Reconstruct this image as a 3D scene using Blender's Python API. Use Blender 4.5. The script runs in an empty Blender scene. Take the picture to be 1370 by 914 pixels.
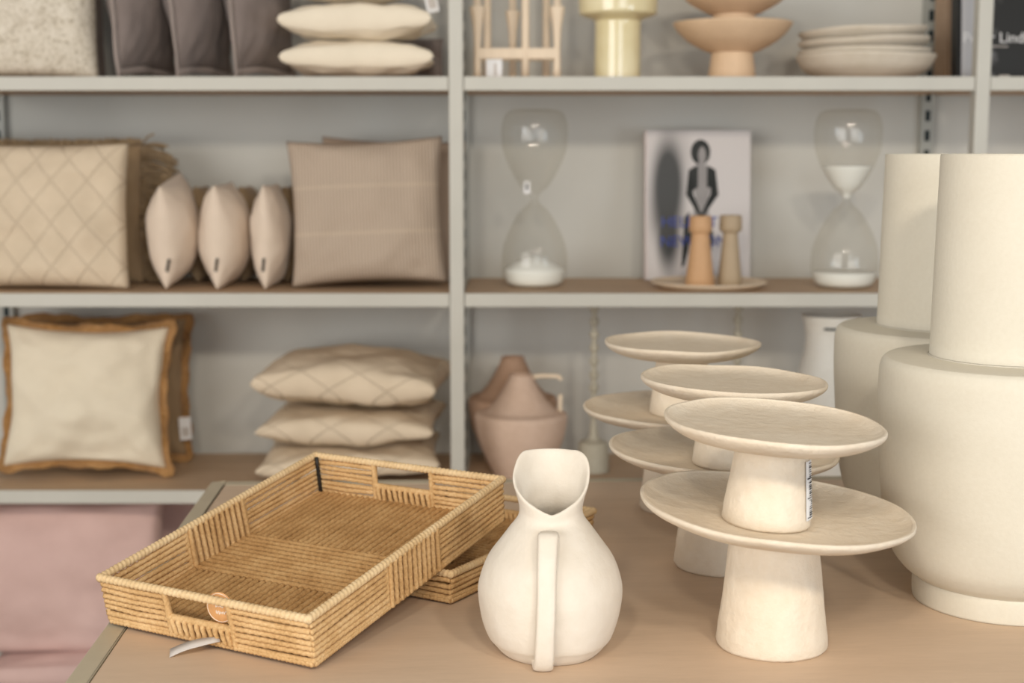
import bpy, bmesh, math, random
import numpy as np
from mathutils import Vector, Matrix, noise, Euler
random.seed(7); np.random.seed(7)
S = bpy.context.scene
COL = S.collection
PI = math.pi

# ------------------------------------------------------------------ camera numbers
F = 1903.0; CZ = 1.2; PITCH = math.atan(252 / F)
_c, _s = math.cos(PITCH), math.sin(PITCH)
def ray(px, py):
    X = (px - 685) / F; Yc = (457 - py) / F
    return np.array([X, _c + Yc * _s, -_s + Yc * _c])
def at(px, py, Y):                       # the point seen at a pixel, standing in the plane y = Y
    r = ray(px, py); return np.array([0, 0, CZ]) + r * (Y / r[1])
def onz(px, py, z):                      # the point seen at a pixel, lying on the level z
    r = ray(px, py); return np.array([0, 0, CZ]) + r * ((z - CZ) / r[2])
def zy(py, Y): return at(685, py, Y)[2]
def xx(px, py, Y): return at(px, py, Y)[0]

# ------------------------------------------------------------------ materials
def lin(c):
    return tuple(((v / 255) / 12.92 if v / 255 <= .04045 else ((v / 255 + .055) / 1.055) ** 2.4) for v in c) + (1,)
class N:
    def __init__(s, name, rough=.8, spec=.3):
        s.m = bpy.data.materials.new(name); s.m.use_nodes = True
        s.t = s.m.node_tree; s.b = s.t.nodes['Principled BSDF']
        s.b.inputs['Roughness'].default_value = rough
        s.b.inputs['Specular IOR Level'].default_value = spec
        s.co = None
    def n(s, typ, **kw):
        x = s.t.nodes.new(typ)
        for k, v in kw.items(): setattr(x, k, v)
        return x
    def L(s, a, b): s.t.links.new(a, b)
    def coord(s, scale=(1, 1, 1), rot=(0, 0, 0), loc=(0, 0, 0)):
        if s.co is None: s.co = s.n('ShaderNodeTexCoord')
        mp = s.n('ShaderNodeMapping'); mp.inputs['Scale'].default_value = scale
        mp.inputs['Rotation'].default_value = rot; mp.inputs['Location'].default_value = loc
        s.L(s.co.outputs['Object'], mp.inputs['Vector']); return mp.outputs[0]
    def noise(s, scale, detail=3, vec=None, rough=.55):
        x = s.n('ShaderNodeTexNoise'); x.inputs['Scale'].default_value = scale
        x.inputs['Detail'].default_value = detail; x.inputs['Roughness'].default_value = rough
        s.L(vec if vec is not None else s.coord(), x.inputs['Vector']); return x.outputs['Fac']
    def wave(s, scale, vec, dist=0, axis='X', prof='SIN', dscale=1):
        x = s.n('ShaderNodeTexWave'); x.bands_direction = axis; x.wave_profile = prof
        x.inputs['Scale'].default_value = scale; x.inputs['Distortion'].default_value = dist
        x.inputs['Detail Scale'].default_value = dscale
        s.L(vec, x.inputs['Vector']); return x.outputs['Fac']
    def ramp(s, fac, stops):
        r = s.n('ShaderNodeValToRGB'); e = r.color_ramp.elements
        while len(e) < len(stops): e.new(.5)
        for i, (p, c) in enumerate(stops): e[i].position = p; e[i].color = c if len(c) == 4 else lin(c)
        s.L(fac, r.inputs[0]); return r.outputs[0]
    def math(s, op, a, b=None, c=None):
        x = s.n('ShaderNodeMath', operation=op)
        for i, v in enumerate((a, b, c)):
            if v is None: continue
            if isinstance(v, (int, float)): x.inputs[i].default_value = v
            else: s.L(v, x.inputs[i])
        return x.outputs[0]
    def mix(s, fac, a, b, blend='MIX'):
        x = s.n('ShaderNodeMix', data_type='RGBA', blend_type=blend)
        if isinstance(fac, (int, float)): x.inputs[0].default_value = fac
        else: s.L(fac, x.inputs[0])
        for i, v in ((6, a), (7, b)):
            if isinstance(v, tuple): x.inputs[i].default_value = v if len(v) == 4 else lin(v)
            else: s.L(v, x.inputs[i])
        return x.outputs[2]
    def color(s, v):
        if isinstance(v, tuple): s.b.inputs['Base Color'].default_value = v if len(v) == 4 else lin(v)
        else: s.L(v, s.b.inputs['Base Color'])
        return s
    def bump(s, h, strength=.3, dist=.002):
        x = s.n('ShaderNodeBump'); x.inputs['Strength'].default_value = strength; x.inputs['Distance'].default_value = dist
        s.L(h, x.inputs['Height'])
        s.L(x.outputs[0], s.b.inputs['Normal']); return s
def vary(c, d):
    return tuple(max(0, min(255, v + d)) for v in c)

def plain(name, c, rough=.6, spec=.3, amt=6, scale=30, bump=0, metal=0):
    k = N(name, rough, spec)
    nz = k.noise(scale, 3)
    k.color(k.ramp(nz, [(.3, vary(c, -amt)), (.7, vary(c, amt))]))
    if bump: k.bump(nz, bump, .002)
    k.b.inputs['Metallic'].default_value = metal
    return k.m
def fabric(name, c, amt=8, weave=1400, strength=.35, blotch=18):
    k = N(name, .95, .1)
    w1 = k.wave(weave / 6.28, k.coord(), 1.5, 'X'); w2 = k.wave(weave / 6.28, k.coord(), 1.5, 'Z')
    nz = k.noise(blotch, 4); fine = k.noise(500, 2)
    h = k.math('ADD', k.math('MULTIPLY', w1, w2), fine)
    f = k.math('ADD', k.math('MULTIPLY', nz, .7), k.math('MULTIPLY', fine, .3))
    k.color(k.ramp(f, [(.3, vary(c, -amt)), (.7, vary(c, amt))]))
    k.bump(h, strength, .0015)
    k.b.inputs['Sheen Weight'].default_value = .15
    return k.m
def wood(name, c, amt=14, rough=.55, axis='X', spec=.3, fine=260):
    k = N(name, rough, spec)
    sc = {'X': (1.2, 9, 9), 'Y': (9, 1.2, 9), 'Z': (9, 9, 1.2)}[axis]
    v = k.coord(sc)
    a = k.noise(4, 5, v); b = k.noise(fine / 9, 4, v, .65)
    f = k.math('ADD', k.math('MULTIPLY', a, .6), k.math('MULTIPLY', b, .4))
    k.color(k.ramp(f, [(.32, vary(c, -amt)), (.52, c), (.72, vary(c, amt * .8))]))
    k.bump(b, .06, .001)
    return k.m
def ceramic(name, c, c2=None, rough=.65, bump=.25, bscale=60, spec=.3, amt=5):
    k = N(name, rough, spec)
    nz = k.noise(bscale, 5, None, .6); big = k.noise(9, 2)
    c2 = c2 or vary(c, -12)
    f = k.math('ADD', k.math('MULTIPLY', nz, .45), k.math('MULTIPLY', big, .55))
    k.color(k.ramp(f, [(.3, c2), (.62, c), (.85, vary(c, amt))]))
    k.bump(nz, bump, .0025)
    return k.m

M = {}
def mk():
    M['wall'] = plain('wall_paint', (202, 200, 192), .85, .15, 3, 4)
    M['floor'] = wood('floor_boards', (150, 122, 95), 12)
    M['metal'] = plain('shelf_paint', (196, 193, 182), .5, .35, 3, 8)
    M['rail'] = plain('rail_paint', (168, 168, 160), .5, .35, 3, 8)
    M['slot'] = plain('slot_dark', (35, 45, 48), .8, .1, 3, 8)
    M['shelfwood'] = wood('shelf_oak', (196, 168, 138), 12)
    M['tablewood'] = wood('table_oak', (211, 186, 160), 8, .5)
    M['tableframe'] = plain('table_frame_paint', (192, 180, 156), .5, .3, 3, 20)
    M['gap'] = plain('gap_dark', (60, 46, 34), .9, .05, 3)
    # woven paper rope
    k = N('paper_rope', .75, .25)
    n1 = k.noise(35, 3); n2 = k.noise(420, 3)
    f = k.math('ADD', k.math('MULTIPLY', n1, .5), k.math('MULTIPLY', n2, .5))
    k.color(k.ramp(f, [(.3, (176, 136, 86)), (.5, (206, 168, 117)), (.72, (226, 194, 146))])); k.bump(n2, .35, .0008)
    M['rope'] = k.m
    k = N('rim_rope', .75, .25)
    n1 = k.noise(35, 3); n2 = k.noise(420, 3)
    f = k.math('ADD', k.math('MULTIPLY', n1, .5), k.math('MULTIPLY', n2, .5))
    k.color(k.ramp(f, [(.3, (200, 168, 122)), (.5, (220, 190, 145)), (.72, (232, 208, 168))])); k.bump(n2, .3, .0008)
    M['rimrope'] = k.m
    k = N('shaded_base_rope', .8, .2)  # same rope in a deeper colour, painting in the shade on the tray floor
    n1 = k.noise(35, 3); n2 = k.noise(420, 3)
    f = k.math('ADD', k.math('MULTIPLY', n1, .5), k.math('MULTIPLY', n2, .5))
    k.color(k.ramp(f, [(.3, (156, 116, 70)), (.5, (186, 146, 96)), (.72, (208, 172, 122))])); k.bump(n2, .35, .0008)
    M['shaded_baserope'] = k.m
    M['wire'] = plain('black_wire', (30, 26, 22), .5, .4, 3)
    M['tagwood'] = plain('kraft_tag', (222, 168, 112), .7, .2, 8, 80)
    M['paper'] = plain('white_paper', (232, 230, 228), .8, .2, 3, 40)
    M['greypaper'] = plain('grey_paper', (196, 188, 180), .8, .2, 4, 40)
    M['ink'] = plain('black_ink', (40, 38, 36), .8, .1, 2)
    M['whiteink'] = plain('white_ink', (245, 232, 214), .8, .1, 2)
    # ceramics
    M['jug'] = ceramic('jug_ceramic', (228, 219, 205), (217, 206, 189), .55, .55, 45, .3)
    M['stand'] = ceramic('stand_paper_pulp', (229, 216, 196), (219, 202, 178), .8, .85, 70, .2)
    M['vase'] = ceramic('vase_ceramic', (217, 210, 193), (211, 203, 185), .75, .12, 220, .25, 3)
    M['terra'] = ceramic('pale_terracotta', (224, 198, 178), (212, 184, 162), .85, .2, 90, .15)
    M['terra2'] = ceramic('brown_terracotta', (190, 158, 134), (176, 144, 120), .85, .2, 90, .15)
    M['tanwood'] = wood('honey_wood', (220, 190, 156), 8, .5, 'Z')
    M['orangewood'] = wood('orange_wood', (204, 162, 120), 9, .5, 'Z')
    M['greigewood'] = wood('greige_wood', (178, 158, 130), 10, .5, 'Z')
    M['lightwood'] = wood('pale_wood', (230, 210, 184), 8, .6, 'Z')
    M['bowl'] = ceramic('bowl_ceramic', (214, 203, 186), (202, 190, 170), .7, .2, 70, .3)
    M['plate'] = ceramic('tray_ceramic', (240, 222, 196), (230, 210, 182), .6, .1, 70, .3)
    k = N('amber_lustre_glass', .12, .6); nz = k.noise(14, 2)
    k.color(k.ramp(nz, [(.3, (224, 210, 164)), (.7, (236, 224, 184))])); k.b.inputs['Coat Weight'].default_value = .4
    M['amber'] = k.m
    M['stick'] = ceramic('candlestick_ceramic', (188, 182, 164), (174, 166, 146), .6, .2, 70, .3)
    M['white'] = ceramic('white_ceramic', (232, 229, 219), (222, 217, 205), .5, .15, 50, .35)
    M['sand'] = plain('white_sand', (244, 244, 236), .9, .1, 3, 400)
    # thin glass: mostly clear, mirror-like at grazing angles
    k = N('thin_glass'); t = k.t
    tr = k.n('ShaderNodeBsdfTransparent'); pass
    gl = k.n('ShaderNodeBsdfGlossy'); gl.inputs['Roughness'].default_value = .03; gl.inputs[0].default_value = (1, .97, .93, 1)
    lw = k.n('ShaderNodeLayerWeight'); lw.inputs[0].default_value = .25
    rr = k.ramp(lw.outputs['Facing'], [(0, (.03, .03, .03, 1)), (.75, (.07, .07, .07, 1)), (1, (.35, .35, .35, 1))])
    k.L(k.ramp(lw.outputs['Facing'], [(0, (.98, .98, .97, 1)), (.6, (.93, .92, .89, 1)), (.93, (.62, .57, .48, 1)), (1, (.5, .45, .37, 1))]), tr.inputs[0])
    ms = k.n('ShaderNodeMixShader'); k.L(rr, ms.inputs[0]); k.L(tr.outputs[0], ms.inputs[1]); k.L(gl.outputs[0], ms.inputs[2])
    k.L(ms.outputs[0], t.nodes['Material Output'].inputs['Surface'])
    M['glass'] = k.m
    # fabrics
    k = N('boucle_fabric', 1, .05); a = k.noise(160, 3); b = k.noise(60, 3)
    f = k.math('ADD', k.math('MULTIPLY', a, .65), k.math('MULTIPLY', b, .35))
    k.color(k.ramp(f, [(.36, (176, 164, 144)), (.47, (212, 202, 184)), (.65, (228, 219, 203))])); k.bump(a, .6, .004)
    M['boucle'] = k.m
    M['charcoal'] = fabric('charcoal_velvet', (132, 120, 114), 8)
    M['charflange'] = fabric('charcoal_flange', (166, 152, 144), 6)
    M['cream'] = fabric('cream_cotton', (240, 227, 204), 5, 1800)
    M['cream2'] = fabric('pale_cream_linen', (234, 222, 198), 5, 1800)
    M['oat'] = fabric('oat_linen', (228, 210, 190), 5)
    M['brownlinen'] = fabric('brown_linen', (158, 134, 104), 8)
    M['jute'] = fabric('jute_trim', (176, 132, 82), 18, 900, .6, 90)
    M['fringe'] = fabric('fringe_yarn', (158, 134, 102), 16, 900, .6, 60)
    M['pink'] = fabric('dusty_pink_velvet', (214, 182, 173), 10, 1600, .2, 9)
    M['taupe'] = fabric('taupe_cotton', (160, 140, 122), 6)
    M['label'] = plain('dark_woven_label', (72, 66, 60), .9, .05, 4)
    # quilted cloth with diamond stitching
    def diamonds(name, c, period, width, strength, dark, depth):
        k = N(name, .95, .1)
        co = k.coord(); sp = k.n('ShaderNodeSeparateXYZ'); k.L(co, sp.inputs[0])
        nzz = k.noise(20, 2)
        u = sp.outputs[0]; v = sp.outputs[2] if depth == 'Z' else k.math('ADD', sp.outputs[1], k.math('MULTIPLY', sp.outputs[2], 1.8))
        d = None
        for sg in (1, -1):
            q = k.math('ADD', k.math('MULTIPLY', u, 1 / period), k.math('MULTIPLY', v, sg * .8 / period))
            q = k.math('ABSOLUTE', k.math('SUBTRACT', k.math('FRACT', k.math('ADD', q, 10.25)), .5))
            line = k.math('SUBTRACT', 1, k.math('MINIMUM', k.math('MULTIPLY', q, 1 / width), 1))
            d = line if d is None else k.math('MAXIMUM', d, line)
        fine = k.noise(350, 2)
        base = k.ramp(nzz, [(.3, vary(c, -5)), (.7, vary(c, 5))])
        k.color(k.mix(k.math('MULTIPLY', d, dark), base, vary(c, -55)))
        k.bump(k.math('SUBTRACT', k.math('MULTIPLY', fine, .25), d), strength, .006)
        return k.m
    M['quilt'] = diamonds('quilted_cotton', (214, 196, 170), .062, .055, .45, .08, 'Z')
    M['diamond'] = diamonds('diamond_stitched_linen', (222, 204, 178), .105, .035, .5, .28, 'Y')
    k = N('ribbed_cotton', .95, .1); w = k.wave(34, k.coord((1.6, 1, 1)), .6, 'X')
    co = k.coord(); sp = k.n('ShaderNodeSeparateXYZ'); k.L(co, sp.inputs[0])
    st = None
    for zc in (.094, .178):
        q = k.math('LESS_THAN', k.math('ABSOLUTE', k.math('SUBTRACT', sp.outputs[2], zc)), .0035)
        st = q if st is None else k.math('MAXIMUM', st, q)
    base = k.ramp(w, [(.1, (176, 158, 140)), (.6, (196, 178, 159))])
    k.color(k.mix(k.math('MULTIPLY', st, .35), base, (210, 192, 168))); k.bump(w, .5, .003)
    M['rib'] = k.m
mk()

# ------------------------------------------------------------------ mesh helpers
class MB:
    def __init__(s): s.v = []; s.f = []; s.k = 0; s.mi = []
    def add(s, v, f, mi=0):
        v = np.asarray(v, float)
        s.v.append(v); o = s.k
        s.f += [tuple(i + o for i in q) for q in f]; s.mi += [mi] * len(f); s.k += len(v)
    def box(s, lo, hi, mi=0):
        x0, y0, z0 = lo; x1, y1, z1 = hi
        s.add([(x0, y0, z0), (x1, y0, z0), (x1, y1, z0), (x0, y1, z0), (x0, y0, z1), (x1, y0, z1), (x1, y1, z1), (x0, y1, z1)],
              [(0, 3, 2, 1), (4, 5, 6, 7), (0, 1, 5, 4), (1, 2, 6, 5), (2, 3, 7, 6), (3, 0, 4, 7)], mi)
    def grid(s, P, wrapu=False, wrapv=False, mi=0):        # P[u][v] -> quads
        P = np.asarray(P, float); nu, nv = P.shape[:2]; f = []
        for i in range(nu if wrapu else nu - 1):
            for j in range(nv if wrapv else nv - 1):
                i2, j2 = (i + 1) % nu, (j + 1) % nv
                f.append((i * nv + j, i2 * nv + j, i2 * nv + j2, i * nv + j2))
        s.add(P.reshape(-1, 3), f, mi)
    def lathe(s, prof, seg=64, wob=None, mi=0, c=(0, 0, 0)):
        P = []
        for k in range(seg):
            a = 2 * PI * k / seg; row = []
            for (r, z) in prof:
                if wob: r2, z2 = wob(r, z, a)
                else: r2, z2 = r, z
                row.append((c[0] + max(r2, 1e-5) * math.cos(a), c[1] + max(r2, 1e-5) * math.sin(a), c[2] + z2))
            P.append(row)
        s.grid(P, wrapu=True, mi=mi)
    def rope(s, pts, r, pitch=.0085, n=2, amp=.105, seg=8, step=.0018, phase=None, squash=1):
        pts = np.asarray(pts, float); d = np.diff(pts, axis=0); l = np.linalg.norm(d, axis=1); cum = np.r_[0, np.cumsum(l)]
        m = max(2, int(cum[-1] / step) + 1); t = np.linspace(0, cum[-1], m)
        C = np.c_[[np.interp(t, cum, pts[:, i]) for i in range(3)]].T
        T = np.gradient(C, axis=0); T /= np.linalg.norm(T, axis=1)[:, None]
        ref = np.array([0, 0, 1.]) if abs(T[:, 2]).mean() < .7 else np.array([1., 0, 0])
        A = np.cross(T, ref); A /= np.linalg.norm(A, axis=1)[:, None]; B = np.cross(A, T)
        th = np.linspace(0, 2 * PI, seg, endpoint=False); ph = random.random() * 6 if phase is None else phase
        rr = r * (1 - amp * .5 + amp * np.cos(n * th[None, :] - (2 * PI * t / pitch)[:, None] * (1 if n == 1 else 1) + ph))
        P = C[:, None] + A[:, None] * (rr * np.cos(th))[..., None] + B[:, None] * (rr * np.sin(th) * squash)[..., None]
        s.grid(P, wrapv=True)
        k0 = s.k - m * seg
        s.f.append(tuple(k0 + i for i in range(seg))); s.mi.append(0)
        s.f.append(tuple(k0 + (m - 1) * seg + i for i in range(seg))[::-1]); s.mi.append(0)
    def build(s, name, mats, parent=None, smooth=True, sub=0, bevel=0, fix=True):
        me = bpy.data.meshes.new(name); me.from_pydata(np.concatenate(s.v).tolist(), [], s.f)
        mats = mats if isinstance(mats, (list, tuple)) else [mats]
        for m in mats: me.materials.append(m)
        if len(mats) > 1: me.polygons.foreach_set('material_index', s.mi)
        if smooth: me.polygons.foreach_set('use_smooth', [True] * len(me.polygons))
        if fix and len(me.polygons) < 60000:
            bm = bmesh.new(); bm.from_mesh(me); bmesh.ops.remove_doubles(bm, verts=bm.verts, dist=2e-5)
            bmesh.ops.recalc_face_normals(bm, faces=bm.faces); bm.to_mesh(me); bm.free()
        me.update()
        o = bpy.data.objects.new(name, me); COL.objects.link(o); o.parent = parent
        if bevel:
            b = o.modifiers.new('edge', 'BEVEL'); b.width = bevel; b.segments = 2; b.limit_method = 'ANGLE'; b.harden_normals = False
        if sub:
            b = o.modifiers.new('smooth', 'SUBSURF'); b.levels = sub; b.render_levels = sub
        return o
def tag(o, label=None, cat=None, group=None, kind=None):
    if label: o['label'] = label
    if cat: o['category'] = cat
    if group: o['group'] = group
    if kind: o['kind'] = kind
    return o
def thing(name, label, cat, loc=(0, 0, 0), rz=0, group=None, rot=None):
    o = bpy.data.objects.new(name, None); o.empty_display_size = .05; COL.objects.link(o)
    o.location = loc; o.rotation_euler = rot or (0, 0, rz)
    return tag(o, label, cat, group)
def copy_thing(o, label, loc, rot=None, group=None):
    def rec(a, par):
        c = a.copy(); COL.objects.link(c); c.parent = par
        for ch in list(a.children): rec(ch, c)
        return c
    c = rec(o, None); c.location = loc
    if rot: c.rotation_euler = rot
    c['label'] = label
    if group: c['group'] = group
    return c
def smoothstep(a, b, x):
    t = max(0, min(1, (x - a) / (b - a))); return t * t * (3 - 2 * t)
def profile(pts, k=6):                                       # Catmull-Rom through (r, z)
    out = []; n = len(pts)
    for i in range(n - 1):
        p0, p1, p2, p3 = pts[max(i - 1, 0)], pts[i], pts[i + 1], pts[min(i + 2, n - 1)]
        for j in range(k):
            t = j / k
            out.append(tuple(.5 * ((2 * p1[q]) + (-p0[q] + p2[q]) * t + (2 * p0[q] - 5 * p1[q] + 4 * p2[q] - p3[q]) * t * t + (-p0[q] + 3 * p1[q] - 3 * p2[q] + p3[q]) * t ** 3) for q in (0, 1)))
    out.append(pts[-1]); zl, zh = min(p[1] for p in pts), max(p[1] for p in pts); return [(r, min(max(z, zl), zh)) for (r, z) in out]

# ------------------------------------------------------------------ setting
YF = 2.5; YB = 2.84                                          # shelf front and back wall
def structure(name, lo, hi, mat):
    m = MB(); m.box(lo, hi); o = m.build(name, mat, smooth=False); o['kind'] = 'structure'; return o
structure('floor', (-3.2, -2.5, -.05), (4.2, YB + .1, 0), M['floor'])
structure('wall_back', (-3.2, YB, 0), (4.2, YB + .1, 2.9), M['wall'])

# ------------------------------------------------------------------ shelving
ZU, ZM, ZL, ZB = 1.331, .954, .598, .20
PX = [-1.009, -.097, .815, 1.727]
sh = thing('shelving_unit', 'grey-white metal shelving unit with oak shelves against the back wall', 'shelves', (0, YF, 0))
for x in PX:
    m = MB(); m.box((x - .0125, -.004, 0), (x + .0125, .028, 2.3)); m.build('upright_post', M['metal'], sh, False, bevel=.002)
    m = MB(); m.box((x - .013, YB - YF - .018, .0), (x + .013, YB - YF - .001, 2.3))
    for k in range(58):
        z = .03 + k * .0385
        m.box((x - .0045, YB - YF - .0186, z), (x + .0045, YB - YF - .0178, z + .021), 1)
    m.build('slotted_rail', [M['rail'], M['slot']], sh, False)
for z in (ZU, ZM, ZL, ZB):
    for i in range(3):
        x0, x1 = PX[i] + .0135, PX[i + 1] - .0135
        m = MB(); m.box((x0, .004, z - .019), (x1, YB - YF - .02, z)); b = m.build('shelf_board', M['shelfwood'], sh, False)
        m = MB(); m.box((x0, -.001, z - .0235), (x1, .0045, z + .0006)); m.build('edge_trim', M['metal'], b, False, bevel=.0012)

# ------------------------------------------------------------------ table
TA = math.radians(2.4)
tb = thing('display_table', 'oak display table with grey-beige metal frame in the foreground', 'table', (-.4147, 1.921, 0), TA)
TW, TD, TZ = 1.55, .95, .75
m = MB(); m.box((.0215, -TD + .0215, TZ - .022), (TW - .0215, -.0215, TZ)); m.build('table_top', M['tablewood'], tb, False, bevel=.0006)
m = MB()
m.box((0, -TD, TZ - .03), (.02, 0, TZ + .0003)); m.box((TW - .02, -TD, TZ - .03), (TW, 0, TZ + .0003))
m.box((.02, -.02, TZ - .03), (TW - .02, 0, TZ + .0003)); m.box((.02, -TD, TZ - .03), (TW - .02, -TD + .02, TZ + .0003))
m.build('table_frame', M['tableframe'], tb, False, bevel=.001)
m = MB(); m.box((.015, -TD + .015, TZ - .028), (TW - .015, -.015, TZ - .0225)); m.build('support_panel', M['gap'], tb, False)
for (x, y) in ((0, 0), (TW - .03, 0), (0, -TD + .03), (TW - .03, -TD + .03)):
    m = MB(); m.box((x, y - .03, 0), (x + .03, y, TZ - .03)); m.build('leg', M['tableframe'], tb, False, bevel=.001)

# ------------------------------------------------------------------ woven trays
def woven_tray(label, loc, rot, W, L, H, group, tags):
    t = thing('woven_tray', label, 'tray', loc, 0, group, rot)
    r = .0029; fl = .0025
    def wallpts(side, u, v):             # side coordinates: u along the wall, v up
        e = fl * v / H
        if side == 'f': return (u, -e, v)
        if side == 'b': return (u, L + e, v)
        if side == 'l': return (-e, u, v)
        return (W + e, u, v)
    rows = max(4, int(H / .0064))
    zs = [r + (H - 2 * r) * (i + .3) / rows for i in range(rows)]
    for side, nm, Ln in (('f', 'front_wall', W), ('b', 'back_wall', W)):
        m = MB(); a, b = .325 * Ln, .64 * Ln
        for z in zs:
            for (u0, u1) in ((-.0015, a), (b, Ln + .0015)):
                j = [random.uniform(-.0012, .0012) for _ in range(3)]
                m.rope([wallpts(side, u0, z + j[0]), wallpts(side, (u0 + u1) / 2, z + j[1]), wallpts(side, u1, z + j[2])], r * random.uniform(.92, 1.06))
        for u in (a, b): m.rope([wallpts(side, u, 0), wallpts(side, u, H)], r * 1.25, .0045, 1, .12)
        hz = H * .42
        m.rope([wallpts(side, a, hz), wallpts(side, b, hz)], r * 1.3, .0045, 1, .12)
        nv = 10
        for i in range(nv):
            u = a + (b - a) * (i + .7) / (nv + .4); lean = random.uniform(.0006, .0028)
            for off in (-.0028, .0028):
                p0 = np.array(wallpts(side, u + lean, .002)); p1 = np.array(wallpts(side, u, hz))
                o = np.array([0, off, 0]); m.rope([p0, p0 + o + [0, 0, .003], p1 + o - [0, 0, .002], p1], r * .9)
        m.rope([wallpts(side, 0, .0015), wallpts(side, Ln, .0015)], r * 1.15, .0045, 1, .14)
        m.build(nm, M['rope'], t)
    for side in 'lr':
        m = MB(); a, b = .345 * L, .615 * L
        for z in zs:
            for (u0, u1) in ((-.0015, a), (b, L + .0015)):
                j = [random.uniform(-.0012, .0012) for _ in range(3)]
                m.rope([wallpts(side, u0, z + j[0]), wallpts(side, (u0 + u1) / 2, z + j[1]), wallpts(side, u1, z + j[2])], r * random.uniform(.92, 1.06))
        for u in (a, b): m.rope([wallpts(side, u, 0), wallpts(side, u, H)], r * 1.1, .0045, 1, .12)
        nv = int((b - a) / .0076)
        for i in range(nv):
            u = a + (b - a) * (i + .5) / nv; lean = random.uniform(-.0012, .0012)
            for off in (-.0024, .0024):
                o = np.array([off, 0, 0])
                m.rope([np.array(wallpts(side, u + lean, .0005)) + o, np.array(wallpts(side, u, H)) + o], r * .95)
        m.rope([wallpts(side, 0, .0015), wallpts(side, L, .0015)], r * 1.15, .0045, 1, .14)
        m.build('side_wall', M['rope'], t)
    # base: long ropes at both ends, cross ropes between them
    m = MB(); a, b = .345 * L, .615 * L
    nx = int(W / .0080)
    for (y0, y1) in ((.002, a), (b, L - .002)):
        for i in range(nx):
            x = W * (i + .5) / nx; j = random.uniform(-.0005, .0005)
            m.rope([(x + j, y0, .003), ((x + random.uniform(-.0009, .0009)), (y0 + y1) / 2, .003), (x - j, y1, .003)], .0034 * random.uniform(.92, 1.05), .0095, 2, .10)
    ny = int((b - a) / .0082)
    for i in range(ny):
        y = a + (b - a) * (i + .5) / ny; j = random.uniform(-.0006, .0006)
        m.rope([(.001, y + j, .0036), (W - .001, y - j, .0036)], .0036 * random.uniform(.95, 1.03), .0095, 2, .09)
    m.build('base', M['shaded_baserope'], t)
    m = MB(); zt = H
    c = [(-fl, -fl, zt), (W + fl, -fl, zt), (W + fl, L + fl, zt), (-fl, L + fl, zt)]
    for i in range(4):
        p, q = np.array(c[i]), np.array(c[(i + 1) % 4]); d = (q - p) / np.linalg.norm(q - p) * .002
        m.rope([p - d, q + d], .0041, .0052, 1, .1, 10, .0011)
    m.build('rim', M['rimrope'], t)
    m = MB()
    m.rope([(.0042, L - .0042, .002), (.003, L - .003, H)], .0021, amp=0, seg=8, step=.01)
    o = m.build('corner_wire', M['wire'], t); o['label'] = 'black wire in the inner back corner'
    if tags:
        # round kraft tag hung through the handle, white script marks on it
        m = MB()
        prof = [(0, -.0006), (.0145, -.0006), (.0148, 0), (.0145, .0006), (0, .0006)]
        m.lathe(prof, 40)
        ring = [(.0132, .0006), (.0132, .0009), (.0137, .0009), (.0137, .0006)]
        m.lathe(ring, 40, mi=1)
        for (y0, ph, x0, x1) in ((.002, 0, -.0055, .004), (-.0045, 1.5, -.0045, .0065)):
            xs = np.linspace(x0, x1, 26)
            pts = [(x + .0006 * math.sin(9 * i * .5 + ph), y0 + .0019 * math.sin(i * 1.05 + ph) * (.5 + .5 * math.sin(i * .37 + ph) ** 2), .0009) for i, x in enumerate(xs)]
            m.rope(pts, .00045, amp=0, seg=5, step=.0006)
            m.mi[-1] = 1
        nf = len(m.f); m.mi = [1 if (np.mean([0]) or i >= 40 * 4) else m.mi[i] for i in range(nf)]
        o = m.build('round_tag', [M['tagwood'], M['whiteink']], t, fix=False)
        o.location = (W * .565, .0056, H * .76); o.rotation_euler = (math.radians(84), 0, math.radians(6))
        o['label'] = 'round kraft paper tag with white lettering'
        m = MB()                          # folded white price tag sticking out below the handle
        P = []
        for i in range(9):
            u = i / 8; P.append([(-.004 - .036 * u, -.006 - .026 * u, .0105 - .006 * u + .003 * math.sin(u * PI) + dz) for dz in (0, .0)])
            P[-1][1] = (P[-1][1][0] + .003 + .004 * u, P[-1][1][1] - .009 * min(1, u * 2 + .2), P[-1][1][2] - .0035 + .001 * u)
        m.grid(P)
        o = m.build('price_tag', M['greypaper'], t); o.location = (W * .585, .003, 0)
        s = o.modifiers.new('thick', 'SOLIDIFY'); s.thickness = .0006
        o['label'] = 'folded white paper price tag'
    return t
woven_tray('large woven paper-rope tray tilted on top with a round tag in its handle', (-.384, 1.317, .7548), (math.radians(9.4), 0, math.radians(-29.44)), .242, .336, .0465, 'woven trays', True)
yl = math.radians(-31.6); Wl = .205
woven_tray('smaller woven paper-rope tray lying flat under the tilted tray', (-.062 - Wl * math.cos(yl), 1.381 - Wl * math.sin(yl), .7535), (0, 0, yl), Wl, .294, .0295, 'woven trays', False)

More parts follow.
